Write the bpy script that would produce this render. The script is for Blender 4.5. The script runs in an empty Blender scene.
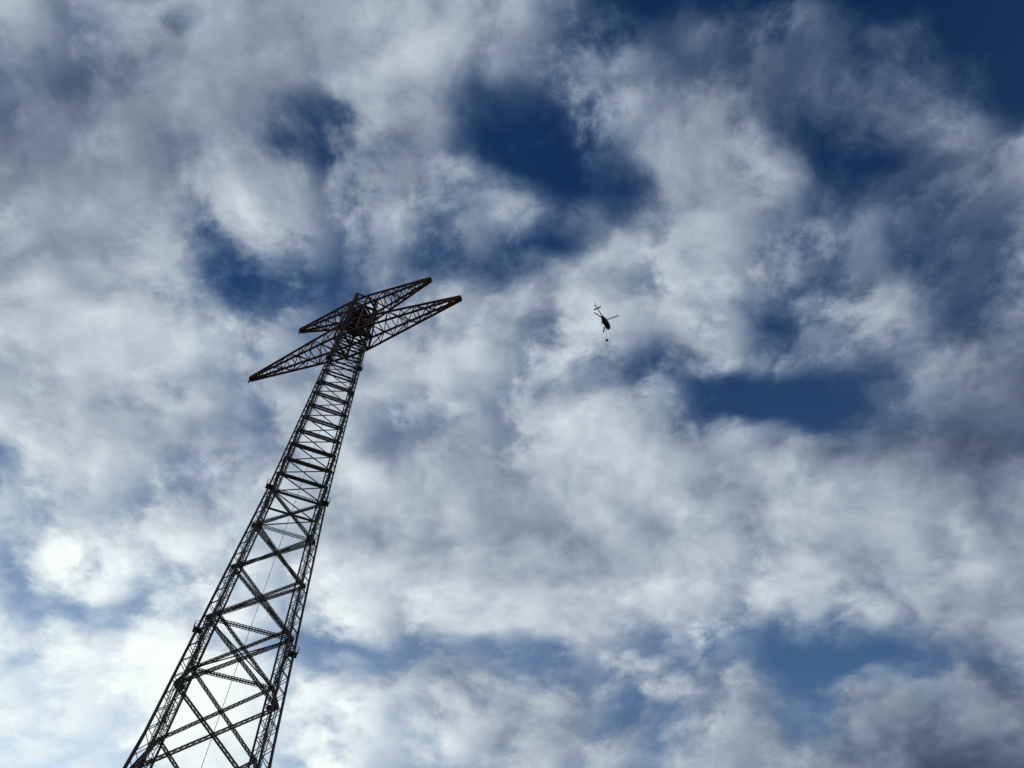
import bpy, math, random
import numpy as np
from mathutils import Vector, Matrix
random.seed(3)
scene=bpy.context.scene
scene.view_settings.view_transform='Standard'
scene.view_settings.look='None'
cam_d=bpy.data.cameras.new("camera"); cam=bpy.data.objects.new("camera",cam_d)
scene.collection.objects.link(cam); scene.camera=cam
cam_d.sensor_width=36; cam_d.lens=27; cam_d.clip_end=60000
cam.location=(0,0,1.6); cam.rotation_euler=(math.pi/2+math.radians(57.1),0,0)
# cloud chart: a gnomonic sky chart centred at azimuth 0, elevation 57.1 deg, 768 chart units per radian.
# every entry becomes a fixed world direction (an ellipsoid on the celestial sphere).
CH_EL=math.radians(57.1); CH_R=768.0
def bearing(x,y):
    up=384-y
    v=Vector((x-512, CH_R*math.cos(CH_EL)-up*math.sin(CH_EL), CH_R*math.sin(CH_EL)+up*math.cos(CH_EL)))
    return v.normalized()
def blob(x,y,rx,ry,ang,amp):
    a=math.radians(ang); c=bearing(x,y)
    v1=bearing(x+rx*math.cos(a),y-rx*math.sin(a))-c
    v2=bearing(x-ry*math.sin(a),y-ry*math.cos(a))-c
    e1=(v1-c*v1.dot(c)); s1=e1.length; e1.normalize()
    e2=(v2-c*v2.dot(c)); s2=e2.length; e2=(e2-e1*e2.dot(e1)).normalized()
    e3=e1.cross(e2)
    m=Matrix((e1,e2,e3)).transposed()
    return (tuple(c),tuple(m.to_euler()),(s1,s2),amp)
COV=[(900,-60,560,290,-3,-2.6),(760,-30,330,130,0,-.9),(640,0,170,230,15,-1.1),(1020,70,140,130,0,-.5),(520,150,220,240,0,-1.3),
(440,200,100,170,-10,-.6),(545,262,90,60,0,-1.2),(610,190,130,120,0,-.4),(790,395,280,85,-3,-2.0),(680,375,190,70,0,-.9),
(740,310,100,60,0,-.8),(250,290,230,120,0,-.9),(205,235,90,200,0,-.8),(345,130,190,120,20,-.45),
(860,220,420,330,0,-.6),(860,180,90,110,0,-.25),(940,270,100,140,0,-.25),(450,435,150,60,0,-.4),(370,665,260,60,0,-1.0),(530,650,150,50,0,-.8),
(840,685,200,80,0,-1.4),(720,655,170,60,0,-.8),(640,730,170,60,0,-.7),(20,480,140,110,-20,-.8),(20,610,160,80,0,-.7),
(140,580,180,50,0,-.6),(70,750,140,80,0,-.7),(380,740,200,60,0,-.6),(235,222,85,95,-40,1.3),(400,60,260,120,0,.4),(415,165,60,150,-10,.6),
(700,200,100,220,14,.7),(850,240,80,250,-12,.45),(660,335,170,50,-12,.7),(960,150,200,90,-30,.6),(600,270,80,110,-30,.5),(560,520,500,220,0,1.0),(90,300,220,380,0,.8),
(960,520,200,260,0,.7),(960,760,260,120,0,.8),(150,70,300,200,0,.5)]
BRI=[(60,100,450,260,0,-.15),(360,50,240,150,0,.08),(100,350,350,300,0,.10),(30,800,600,420,0,.46),(300,640,480,260,0,.12),
(540,470,420,330,0,.04),(1000,800,440,220,0,-.34),(1000,400,330,430,0,-.22),(880,120,480,320,0,-.20),(700,330,200,90,0,.06),
(345,130,190,130,0,-.16),(240,222,90,90,0,.08),(120,40,300,120,0,-.06),(640,620,420,120,0,.07),(560,330,160,120,0,.04)]
DET=[(560,340,260,160,0,.9),(50,620,260,260,0,.9),(240,230,190,170,0,1.0),(640,690,420,120,0,.7),(850,250,350,250,0,.4),(330,130,200,160,0,.5)]
COV=[blob(*b) for b in COV]; BRI=[blob(*b) for b in BRI]; DET=[blob(*b) for b in DET]
# ---------------- world
SUN_AZ=-31.0; SUN_EL=24.5
az,el=math.radians(SUN_AZ),math.radians(SUN_EL)
sdir=Vector((math.sin(az)*math.cos(el),math.cos(az)*math.cos(el),math.sin(el)))
w=bpy.data.worlds.new("World"); scene.world=w; w.use_nodes=True
nt=w.node_tree; N=nt.nodes; L=nt.links; N.clear()
def nn(t,**k):
    n=N.new(t)
    for a,b in k.items(): setattr(n,a,b)
    return n
def setin(n,i,v):
    if isinstance(v,bpy.types.NodeSocket): L.new(v,n.inputs[i])
    else: n.inputs[i].default_value=v
def M(op,a,b=None,c=None,clamp=False):
    n=nn('ShaderNodeMath',operation=op,use_clamp=clamp); setin(n,0,a)
    if b is not None:setin(n,1,b)
    if c is not None:setin(n,2,c)
    return n.outputs[0]
def V(op,a,b=None,out=0):
    n=nn('ShaderNodeVectorMath',operation=op); setin(n,0,a)
    if b is not None:
        if op=='SCALE': setin(n,3,b)
        else: setin(n,1,b)
    return n.outputs[out]
def noise(vec,sc,det,rough,lac=2.0,dist=0):
    n=nn('ShaderNodeTexNoise'); L.new(vec,n.inputs['Vector'])
    n.inputs['Scale'].default_value=sc;n.inputs['Detail'].default_value=det;n.inputs['Roughness'].default_value=rough
    n.inputs['Lacunarity'].default_value=lac; n.inputs['Distortion'].default_value=dist
    return n
D=nn('ShaderNodeTexCoord').outputs['Generated']
sep=nn('ShaderNodeSeparateXYZ'); L.new(D,sep.inputs[0])
den=M('ADD',M('MAXIMUM',sep.outputs[2],0.0),0.35)
P=V('SCALE',D,M('DIVIDE',1.0,den))
wn=noise(P,4.0,3,.5)
wv=V('SUBTRACT',wn.outputs['Color'],(.5,.5,.5))
P2=V('ADD',P,V('SCALE',wv,.09))
DW=V('ADD',D,V('SCALE',wv,.26))
n1=noise(P2,4.6,8,.57).outputs[0]
n2=noise(P2,20,6,.62).outputs[0]
off=V('ADD',P2,(-.020,.030,-.01))
n1s=noise(off,4.6,4,.57).outputs[0]
# billowed clumps
vd=nn('ShaderNodeCombineXYZ'); L.new(M('MULTIPLY',n2,.14),vd.inputs[0]); L.new(M('MULTIPLY',n1,.3),vd.inputs[1]); L.new(M('MULTIPLY',n2,-.07),vd.inputs[2])
vo=nn('ShaderNodeTexVoronoi',feature='SMOOTH_F1',voronoi_dimensions='2D'); L.new(V('ADD',P2,vd.outputs[0]),vo.inputs['Vector'])
vo.inputs['Scale'].default_value=9; vo.inputs['Smoothness'].default_value=.6; vo.inputs['Detail'].default_value=1.0; vo.inputs['Roughness'].default_value=.5
bil=M('SUBTRACT',.40,vo.outputs['Distance'])
def blobs(vec,tab,base):
    acc=base
    for loc,rt,sc,amp in tab:
        m=nn('ShaderNodeMapping',vector_type='TEXTURE'); L.new(vec,m.inputs[0])
        m.inputs['Location'].default_value=loc;m.inputs['Rotation'].default_value=rt;m.inputs['Scale'].default_value=(sc[0],sc[1],.6)
        g=nn('ShaderNodeTexGradient',gradient_type='QUADRATIC_SPHERE'); L.new(m.outputs[0],g.inputs[0])
        acc=M('MULTIPLY_ADD',g.outputs['Fac'],amp,acc)
    return acc
det=blobs(D,DET,.6)
f2=M('MULTIPLY',M('SUBTRACT',n2,.5),det)
C=blobs(DW,COV,0.96)
C=M('MULTIPLY_ADD',M('SUBTRACT',n1,.5),2.0,C)
C=M('MULTIPLY_ADD',f2,1.4,C)
C=M('MULTIPLY_ADD',bil,.7,C)
mr=nn('ShaderNodeMapRange',interpolation_type='SMOOTHSTEP'); L.new(C,mr.inputs[0])
mr.inputs[1].default_value=-.35; mr.inputs[2].default_value=1.05; mr.inputs[3].default_value=.03
dens=mr.outputs[0]
B=blobs(DW,BRI,0.675)
B=M('MULTIPLY_ADD',M('SUBTRACT',n1,n1s),.9,B)
B=M('MULTIPLY_ADD',M('SUBTRACT',n1,.5),-.12,B)
B=M('MULTIPLY_ADD',f2,.32,B)
B=M('MULTIPLY_ADD',bil,.15,B)
sd_=V('DOT_PRODUCT',D,tuple(sdir),out=1)
glow=M('POWER',M('MAXIMUM',sd_,0.0),36.0)
B=M('MULTIPLY_ADD',glow,.5,B)
B=M('MINIMUM',M('MAXIMUM',B,.2),1.0)
ramp=nn('ShaderNodeValToRGB'); L.new(B,ramp.inputs[0])
e=ramp.color_ramp.elements
e[0].position=.2; e[0].color=(.19,.23,.30,1)
e[1].position=1.0; e[1].color=(.97,1,.99,1)
for p,c in ((.4,(.355,.405,.485,1)),(.6,(.565,.61,.675,1)),(.8,(.775,.815,.85,1))):
    x=e.new(p); x.color=c
sky=nn('ShaderNodeTexSky',sky_type='NISHITA'); sky.sun_disc=False
sky.sun_elevation=math.radians(SUN_EL); sky.sun_rotation=math.radians(SUN_AZ)
sky.ozone_density=3.0; sky.dust_density=.4
sk=nn('ShaderNodeMix',data_type='RGBA',blend_type='MULTIPLY'); sk.inputs[0].default_value=1
ef=nn('ShaderNodeMapRange'); L.new(sep.outputs[2],ef.inputs[0])
for i,v in ((1,.5),(2,.9),(3,0.),(4,1.)): ef.inputs[i].default_value=v
tint=nn('ShaderNodeMix',data_type='RGBA'); L.new(ef.outputs[0],tint.inputs[0])
tint.inputs[6].default_value=(.056,.070,.078,1); tint.inputs[7].default_value=(.008,.022,.040,1)
L.new(sky.outputs[0],sk.inputs[6]); L.new(tint.outputs[2],sk.inputs[7])
g1=nn('ShaderNodeGamma'); L.new(sk.outputs[2],g1.inputs[0]); g1.inputs[1].default_value=1/2.2
mx=nn('ShaderNodeMix',data_type='RGBA'); L.new(dens,mx.inputs[0]); L.new(g1.outputs[0],mx.inputs[6]); L.new(ramp.outputs[0],mx.inputs[7])
g2=nn('ShaderNodeGamma'); L.new(mx.outputs[2],g2.inputs[0]); g2.inputs[1].default_value=2.2
bg=nn('ShaderNodeBackground'); L.new(g2.outputs[0],bg.inputs[0]); bg.inputs[1].default_value=1.0
out=nn('ShaderNodeOutputWorld'); L.new(bg.outputs[0],out.inputs[0])
w.cycles.sampling_method='MANUAL'; w.cycles.sample_map_resolution=256
# sun
sd=bpy.data.lights.new("sun","SUN"); sd.energy=2.0; sd.angle=math.radians(.5); sd.color=(1,.95,.87)
so=bpy.data.objects.new("sun",sd); scene.collection.objects.link(so)
so.rotation_euler=sdir.to_track_quat('Z','Y').to_euler(); so.location=(0,0,50)
# ------------- materials
def mat(name,col,rough=.6,metal=0,var=.25,scale=2.0):
    m=bpy.data.materials.new(name); m.use_nodes=True; t=m.node_tree; b=t.nodes['Principled BSDF']
    tc=t.nodes.new('ShaderNodeTexCoord'); no=t.nodes.new('ShaderNodeTexNoise'); no.inputs['Scale'].default_value=scale; no.inputs['Detail'].default_value=6
    t.links.new(tc.outputs['Object'],no.inputs[0])
    r=t.nodes.new('ShaderNodeValToRGB'); t.links.new(no.outputs[0],r.inputs[0])
    r.color_ramp.elements[0].position=.3;r.color_ramp.elements[1].position=.7
    r.color_ramp.elements[0].color=tuple(c*(1-var) for c in col)+(1,)
    r.color_ramp.elements[1].color=tuple(min(1,c*(1+var)) for c in col)+(1,)
    t.links.new(r.outputs[0],b.inputs['Base Color']); b.inputs['Roughness'].default_value=rough; b.inputs['Metallic'].default_value=metal
    return m
m_steel=mat("weathered_steel",(.056,.049,.046),.9,0)
m_red=mat("red_oxide_paint",(.085,.030,.032),.9)
m_conc=mat("concrete",(.32,.31,.29),.9)
m_ground=mat("grass_ground",(.06,.085,.03),1,0,.4,.3)
m_hdark=mat("dark_blue_paint",(.02,.025,.045),.35,0,.1)
m_hwhite=mat("white_paint",(.75,.75,.73),.4,0,.05)
m_glass=mat("tinted_glass",(.02,.025,.03),.08,0,.1)
m_black=mat("black_rubber",(.02,.02,.02),.6,0,.1)
m_load=mat("galvanised_load",(.2,.2,.19),.6,0,.2)
class Mesh:
    def __init__(s): s.v=[];s.f=[]
    def bar(s,p,q,t,t2=None):
        p=Vector(p);q=Vector(q); d=q-p
        if d.length<1e-4:return
        d.normalize(); r=Vector((0,0,1)) if abs(d.z)<.9 else Vector((1,0,0))
        a=d.cross(r).normalized(); b=d.cross(a)
        h=t/2; k=(t2 or t)/2; i=len(s.v)
        for c in (p,q):
            for x,y in ((-1,-1),(1,-1),(1,1),(-1,1)): s.v.append(c+a*x*h+b*y*k)
        s.f+= [(i,i+1,i+5,i+4),(i+1,i+2,i+6,i+5),(i+2,i+3,i+7,i+6),(i+3,i,i+4,i+7),(i+3,i+2,i+1,i),(i+4,i+5,i+6,i+7)]
    def box(s,c,ax,ay,az):
        i=len(s.v); c=Vector(c)
        for z in(-1,1):
            for x,y in ((-1,-1),(1,-1),(1,1),(-1,1)): s.v.append(c+ax*x+ay*y+az*z)
        s.f+= [(i,i+1,i+5,i+4),(i+1,i+2,i+6,i+5),(i+2,i+3,i+7,i+6),(i+3,i,i+4,i+7),(i+3,i+2,i+1,i),(i+4,i+5,i+6,i+7)]
    def loft(s,secs,n=16):
        i0=len(s.v)
        for x,hw,zc,hh in secs:
            for k in range(n):
                a=2*math.pi*k/n; c,sn=math.cos(a),math.sin(a)
                c=math.copysign(abs(c)**.8,c); sn=math.copysign(abs(sn)**.8,sn)
                s.v.append(Vector((x,hw*c,zc+hh*sn)))
        for j in range(len(secs)-1):
            for k in range(n):
                a=i0+j*n+k; b=i0+j*n+(k+1)%n
                s.f.append((a,b,b+n,a+n))
        s.f.append(tuple(i0+k for k in range(n))[::-1]); s.f.append(tuple(i0+(len(secs)-1)*n+k for k in range(n)))
    def prism(s,pts,axis,t):
        ax=Vector(axis)*t/2; i=len(s.v); n=len(pts)
        for sg in(-1,1):
            for p in pts: s.v.append(Vector(p)+ax*sg)
        s.f.append(tuple(range(i,i+n))[::-1]); s.f.append(tuple(range(i+n,i+2*n)))
        for k in range(n): s.f.append((i+k,i+(k+1)%n,i+n+(k+1)%n,i+n+k))
    def lattice(s,p,q,w0,w1,tc,tl,ref=None,sides=4):
        p=Vector(p);q=Vector(q);d=q-p;Ln=d.length;d.normalize()
        r=ref or (Vector((0,0,1)) if abs(d.z)<.9 else Vector((1,0,0)))
        a=d.cross(r).normalized(); b=d.cross(a)
        cs=[(-1,-1),(1,-1),(1,1),(-1,1)]
        n=max(2,int(Ln/((w0+w1)/2*1.15)))
        pt=lambda k,j:p+d*Ln*k/n+(a*cs[j%4][0]+b*cs[j%4][1])*(w0+(w1-w0)*k/n)/2
        for j in range(4):
            s.bar(pt(0,j),pt(n,j),tc)
            for k in range(n):
                if (k+j)%2: s.bar(pt(k,j),pt(k+1,j+1),tl)
                else: s.bar(pt(k,j+1),pt(k+1,j),tl)
    def obj(s,name,m,parent=None,smooth=False):
        me=bpy.data.meshes.new(name); me.from_pydata([tuple(v) for v in s.v],[],s.f); me.materials.append(m)
        if smooth:
            for p in me.polygons: p.use_smooth=len(p.vertices)==4
        o=bpy.data.objects.new(name,me); scene.collection.objects.link(o)
        if parent:o.parent=parent
        return o
def empty(n,loc=(0,0,0)):
    o=bpy.data.objects.new(n,None); scene.collection.objects.link(o); o.location=loc; return o
# ------------- tower (local frame, placed by parent)
TX,TY=-42.6,101.4
tower=empty("transmission_tower",(TX,TY,0))
ARM=Vector((.922,-.388,0)).normalized(); ARMP=Vector((.388,.922,0)).normalized()
BODY_ROT=math.radians(22.9)
U=Vector((math.cos(BODY_ROT),math.sin(BODY_ROT),0)); W_=Vector((-math.sin(BODY_ROT),math.cos(BODY_ROT),0))
ZW=[(0,26),(60,15.0),(112,10.1),(162,7.4),(184,6.4),(206,5.6)]
def width(z): return float(np.interp(z,[a for a,b in ZW],[b for a,b in ZW]))
def leg(i,z,k=1.0):
    h=width(z)/2*k; sx,sy=((-1,-1),(1,-1),(1,1),(-1,1))[i%4]
    return U*sx*h+W_*sy*h+Vector((0,0,z))
def legw(z): return float(np.interp(z,[0,60,112,180],[2.0,1.4,.95,.7]))
legs=Mesh()
zz=[0,60,112,162,184,200]
for i in range(4):
    for a,b in zip(zz,zz[1:]):
        legs.lattice(leg(i,a),leg(i,b),legw(a),legw(b),.20,.09,ref=U)
legs.obj("legs",m_steel,tower)
br=Mesh()
low=[0,22,40,55,68,80,91,101.5,112]
for a,b in zip(low,low[1:]):
    for i in range(4):
        br.lattice(leg(i,a),leg(i+1,b),.36,.36,.10,.05); br.lattice(leg(i+1,a),leg(i,b),.36,.36,.10,.05)
for z in (22,55,80,112):
    for i in range(4): br.lattice(leg(i,z),leg(i+1,z),.4,.4,.1,.05)
    br.bar(leg(0,z),leg(2,z),.15);br.bar(leg(1,z),leg(3,z),.15)
up=[112+5*k for k in range(11)]+[166.5,171,175.5,180,184.5,189,194.5,200]
for n,(a,b) in enumerate(zip(up,up[1:])):
    for i in range(4):
        br.bar(leg(i,b),leg(i+1,b),.34,.34)
        if n%2: br.bar(leg(i,a),leg(i+1,b),.17)
        else: br.bar(leg(i+1,a),leg(i,b),.17)
br.obj("bracing",m_steel,tower)
la=Mesh()
def lp(z,dx): return leg(0,z)+U*(legw(z)*.5+.6+dx)+W_*.1
for a,b in zip(zz,zz[1:]):
    for dx in(-.25,.25): la.bar(lp(a,dx),lp(b,dx),.08)
z=3.0
while z<198:
    la.bar(lp(z,-.25),lp(z,.25),.05); z+=.6
la.obj("climbing_ladder",m_steel,tower)
rp=Mesh(); rp.bar(Vector((.4,-1,20)),Vector((.4,-1,187)),.06); rp.obj("hoist_rope",m_black,tower)
# crossarms
def crossarm(name,half,zt,zb,zu,wr):
    m=Mesh()
    for sgn in (-1,1):
        tip=ARM*sgn*half+Vector((0,0,zt)); r0=ARM*sgn*wr
        roots=[r0+ARMP*s*wr+Vector((0,0,z)) for s,z in ((-1,zb),(1,zb),(1,zu),(-1,zu))]
        tips=[tip+ARMP*s*.4+Vector((0,0,z)) for s,z in ((-1,-.3),(1,-.3),(1,.3),(-1,.3))]
        n=8
        pt=lambda k,j:roots[j%4].lerp(tips[j%4],1-(1-k/n)**1.15)
        for j in range(4):
            m.bar(roots[j],tips[j],.48)
            for k in range(n):
                m.bar(pt(k+1,j),pt(k+1,j+1),.2)
                if (k+j)%2: m.bar(pt(k,j),pt(k+1,j+1),.22)
                else: m.bar(pt(k,j+1),pt(k+1,j),.22)
        m.bar(tip,tip-Vector((0,0,1.6)),.35)
    for z in (zb,zu):
        c=[ARM*sx*wr+ARMP*sy*wr+Vector((0,0,z)) for sx,sy in ((-1,-1),(1,-1),(1,1),(-1,1))]
        for j in range(4): m.bar(c[j],c[(j+1)%4],.5)
        m.bar(c[0],c[2],.3);m.bar(c[1],c[3],.3)
    for sx in (-1,1):
        for sy in (-1,1):
            m.bar(ARM*sx*wr+ARMP*sy*wr+Vector((0,0,zb)),ARM*sx*wr+ARMP*sy*wr+Vector((0,0,zu)),.45)
    return m.obj(name,m_red,tower)
crossarm("lower_crossarm",32.0,180,178,184.5,3.3)
crossarm("upper_crossarm",21.4,200,193.5,199.0,2.8)
dk=Mesh()
for z,wd in ((193.3,2.4),(186,2.2)):
    dk.box(Vector((0,0,z)),ARM*wd,ARMP*wd,Vector((0,0,.08)))
for i in range(4):
    cs=((-1,-1),(1,-1),(1,1),(-1,1)); sx,sy=cs[i]; s2=cs[(i+1)%4]
    dk.bar(ARM*sx*3.3+ARMP*sy*3.3+Vector((0,0,184.5)),ARM*sx*2.8+ARMP*sy*2.8+Vector((0,0,193.5)),.4)
    dk.bar(ARM*sx*3.3+ARMP*sy*3.3+Vector((0,0,184.5)),ARM*s2[0]*2.8+ARMP*s2[1]*2.8+Vector((0,0,193.5)),.3)
dk.obj("tower_head",m_red,tower)
# platforms
pl=Mesh()
for z in (77,112,162):
    for i in range(4):
        c=leg(i,z,1.07); r=.65
        pl.box(c,U*r,W_*r,Vector((0,0,.05)))
        cs=((-1,-1),(1,-1),(1,1),(-1,1))
        for s in cs:
            p=c+U*s[0]*r+W_*s[1]*r; pl.bar(p,p+Vector((0,0,1.1)),.07)
        for zc in(.55,1.1):
            q=[c+U*s[0]*r+W_*s[1]*r+Vector((0,0,zc)) for s in cs]
            for k in range(4): pl.bar(q[k],q[(k+1)%4],.05)
pl.obj("service_platforms",m_steel,tower)
ft=Mesh()
for i in range(4):
    c=leg(i,0); ft.box(c+Vector((0,0,.2)),U*2.2,W_*2.2,Vector((0,0,1.0)))
ft.obj("foundations",m_conc,tower)
g=Mesh(); g.v=[Vector((-20000,-20000,0)),Vector((20000,-20000,0)),Vector((20000,20000,0)),Vector((-20000,20000,0))]; g.f=[(0,1,2,3)]
g.obj("ground",m_ground)
# ------------- helicopter (nose +x)
he=empty("helicopter",(35.1,137.4,256.4))
he.rotation_euler=(math.radians(4),math.radians(4),math.radians(90-31))
b=Mesh()
b.loft([(3.0,.10,-.45,.08),(2.8,.42,-.42,.30),(2.4,.66,-.3,.52),(1.8,.84,-.12,.75),(1.0,.95,.0,.92),(0,.97,.05,1.0),(-1,.9,.12,.95),(-1.8,.66,.3,.72),(-2.5,.4,.5,.45),(-3.0,.27,.6,.3)])
b.loft([(1.0,.3,.95,.1),(.6,.5,1.05,.3),(-.4,.55,1.1,.38),(-1.6,.42,1.0,.34),(-2.4,.2,.85,.2)])
b.v=[Vector((v.x,v.y*1.2,v.z*1.12)) for v in b.v]
b.obj("fuselage",m_hdark,he,True)
b=Mesh(); b.loft([(-2.95,.27,.6,.3),(-5,.2,.66,.21),(-7.7,.13,.74,.14)],12); b.obj("tail_boom",m_hwhite,he,True)
b=Mesh()
b.prism([(-7.1,0,.8),(-8.0,0,.8),(-8.7,0,2.1),(-8.15,0,2.15)],(0,1,0),.1)
b.prism([(-7.2,0,.65),(-7.9,0,.65),(-8.2,0,-.1),(-7.9,0,-.15)],(0,1,0),.1)
b.prism([(-6.1,-1.3,.72),(-6.1,1.3,.72),(-6.7,1.3,.72),(-6.7,-1.3,.72)],(0,0,1),.07)
for s in(-1,1): b.prism([(-5.95,s*1.34,.5),(-6.8,s*1.34,.4),(-7.0,s*1.34,1.25),(-6.5,s*1.34,1.25)],(0,1,0),.06)
b.obj("tail_fins",m_hwhite,he)
b=Mesh()
for s in (-1,1):
    b.prism([(2.45,s*.70,.12),(1.5,s*.93,.1),(1.5,s*.80,.62),(1.95,s*.66,.5)],(0,1,0),.05)
    b.prism([(1.35,s*.97,.1),(.3,s*.995,.1),(.3,s*.84,.72),(1.35,s*.83,.66)],(0,1,0),.05)
    b.prism([(.1,s*.995,.1),(-.9,s*.93,.15),(-.8,s*.8,.75),(.1,s*.84,.74)],(0,1,0),.05)
b.loft([(2.72,.40,-.25,.25),(2.3,.60,.0,.40),(1.75,.66,.25,.47),(1.3,.6,.45,.42)])
b.v=[Vector((v.x,v.y*1.21,v.z*1.14)) for v in b.v]
b.obj("windows",m_glass,he)
b=Mesh()
for s in(-1,1):
    pts=[(2.6,s*1.15,-1.45),(2.3,s*1.15,-1.65),(-1.8,s*1.15,-1.65)]
    for p,q in zip(pts,pts[1:]): b.bar(p,q,.13)
    for x in(1.3,-.9):
        b.bar((x,s*.5,-.75),(x,s*1.15,-1.65),.1)
for x in(1.3,-.9): b.bar((x,-.5,-.75),(x,.5,-.75),.09)
b.obj("landing_skids",m_black,he)
b=Mesh(); HZ=1.95
b.bar((0,0,1.2),(0,0,HZ+.15),.16)
b.loft([(-.28,.1,HZ,.1),(-.15,.26,HZ,.13),(.15,.26,HZ,.13),(.28,.1,HZ,.1)],10)
he_az=31
for wa in (115,235,355):
    a=math.radians(he_az-wa)
    d=Vector((math.cos(a),math.sin(a),0)); p=Vector((-d.y,d.x,0))
    z0=Vector((0,0,HZ)); P_=[]
    for r,h,ch in ((.2,0,.10),(.8,.03,.11),(1.0,.04,.2),(3.2,.10,.2),(5.35,.10,.2)):
        P_.append((z0+d*r+Vector((0,0,h)),ch))
    i=len(b.v)
    for c,ch in P_:
        for sg,t in ((-1,.0),(-.4,.03),(1,.0),(-.4,-.03)): b.v.append(c+p*ch*sg+Vector((0,0,t)))
    for k in range(len(P_)-1):
        for j in range(4):
            x=i+k*4+j; y=i+k*4+(j+1)%4; b.f.append((x,y,y+4,x+4))
    b.f.append((i+16,i+17,i+18,i+19))
b.obj("main_rotor",m_black,he)
b=Mesh()
b.bar((-7.6,.1,.85),(-7.6,.42,.85),.12); 
for a in(.6,.6+math.pi): b.bar((-7.6,.38,.85),(-7.6+.95*math.cos(a),.38,.85+.95*math.sin(a)),.14,.04)
b.obj("tail_rotor",m_black,he)
LZ=-12.5
b=Mesh(); b.bar((0,0,-.9),(.9,.0,LZ+1),.05)
b.obj("sling_rope",m_black,he)
b=Mesh(); b.loft([(-.45,.3,LZ,.3),(-.4,.5,LZ,.5),(.4,.5,LZ,.5),(.45,.3,LZ,.3)],12)
b.v=[Vector((v.x+.95,v.y,v.z)) for v in b.v]
for sx,sy in((-1,-1),(1,-1),(1,1),(-1,1)): b.bar((.9,0,LZ+1.1),(.95+sx*.35,sy*.4,LZ+.2),.04)
b.obj("sling_load",m_load,he)
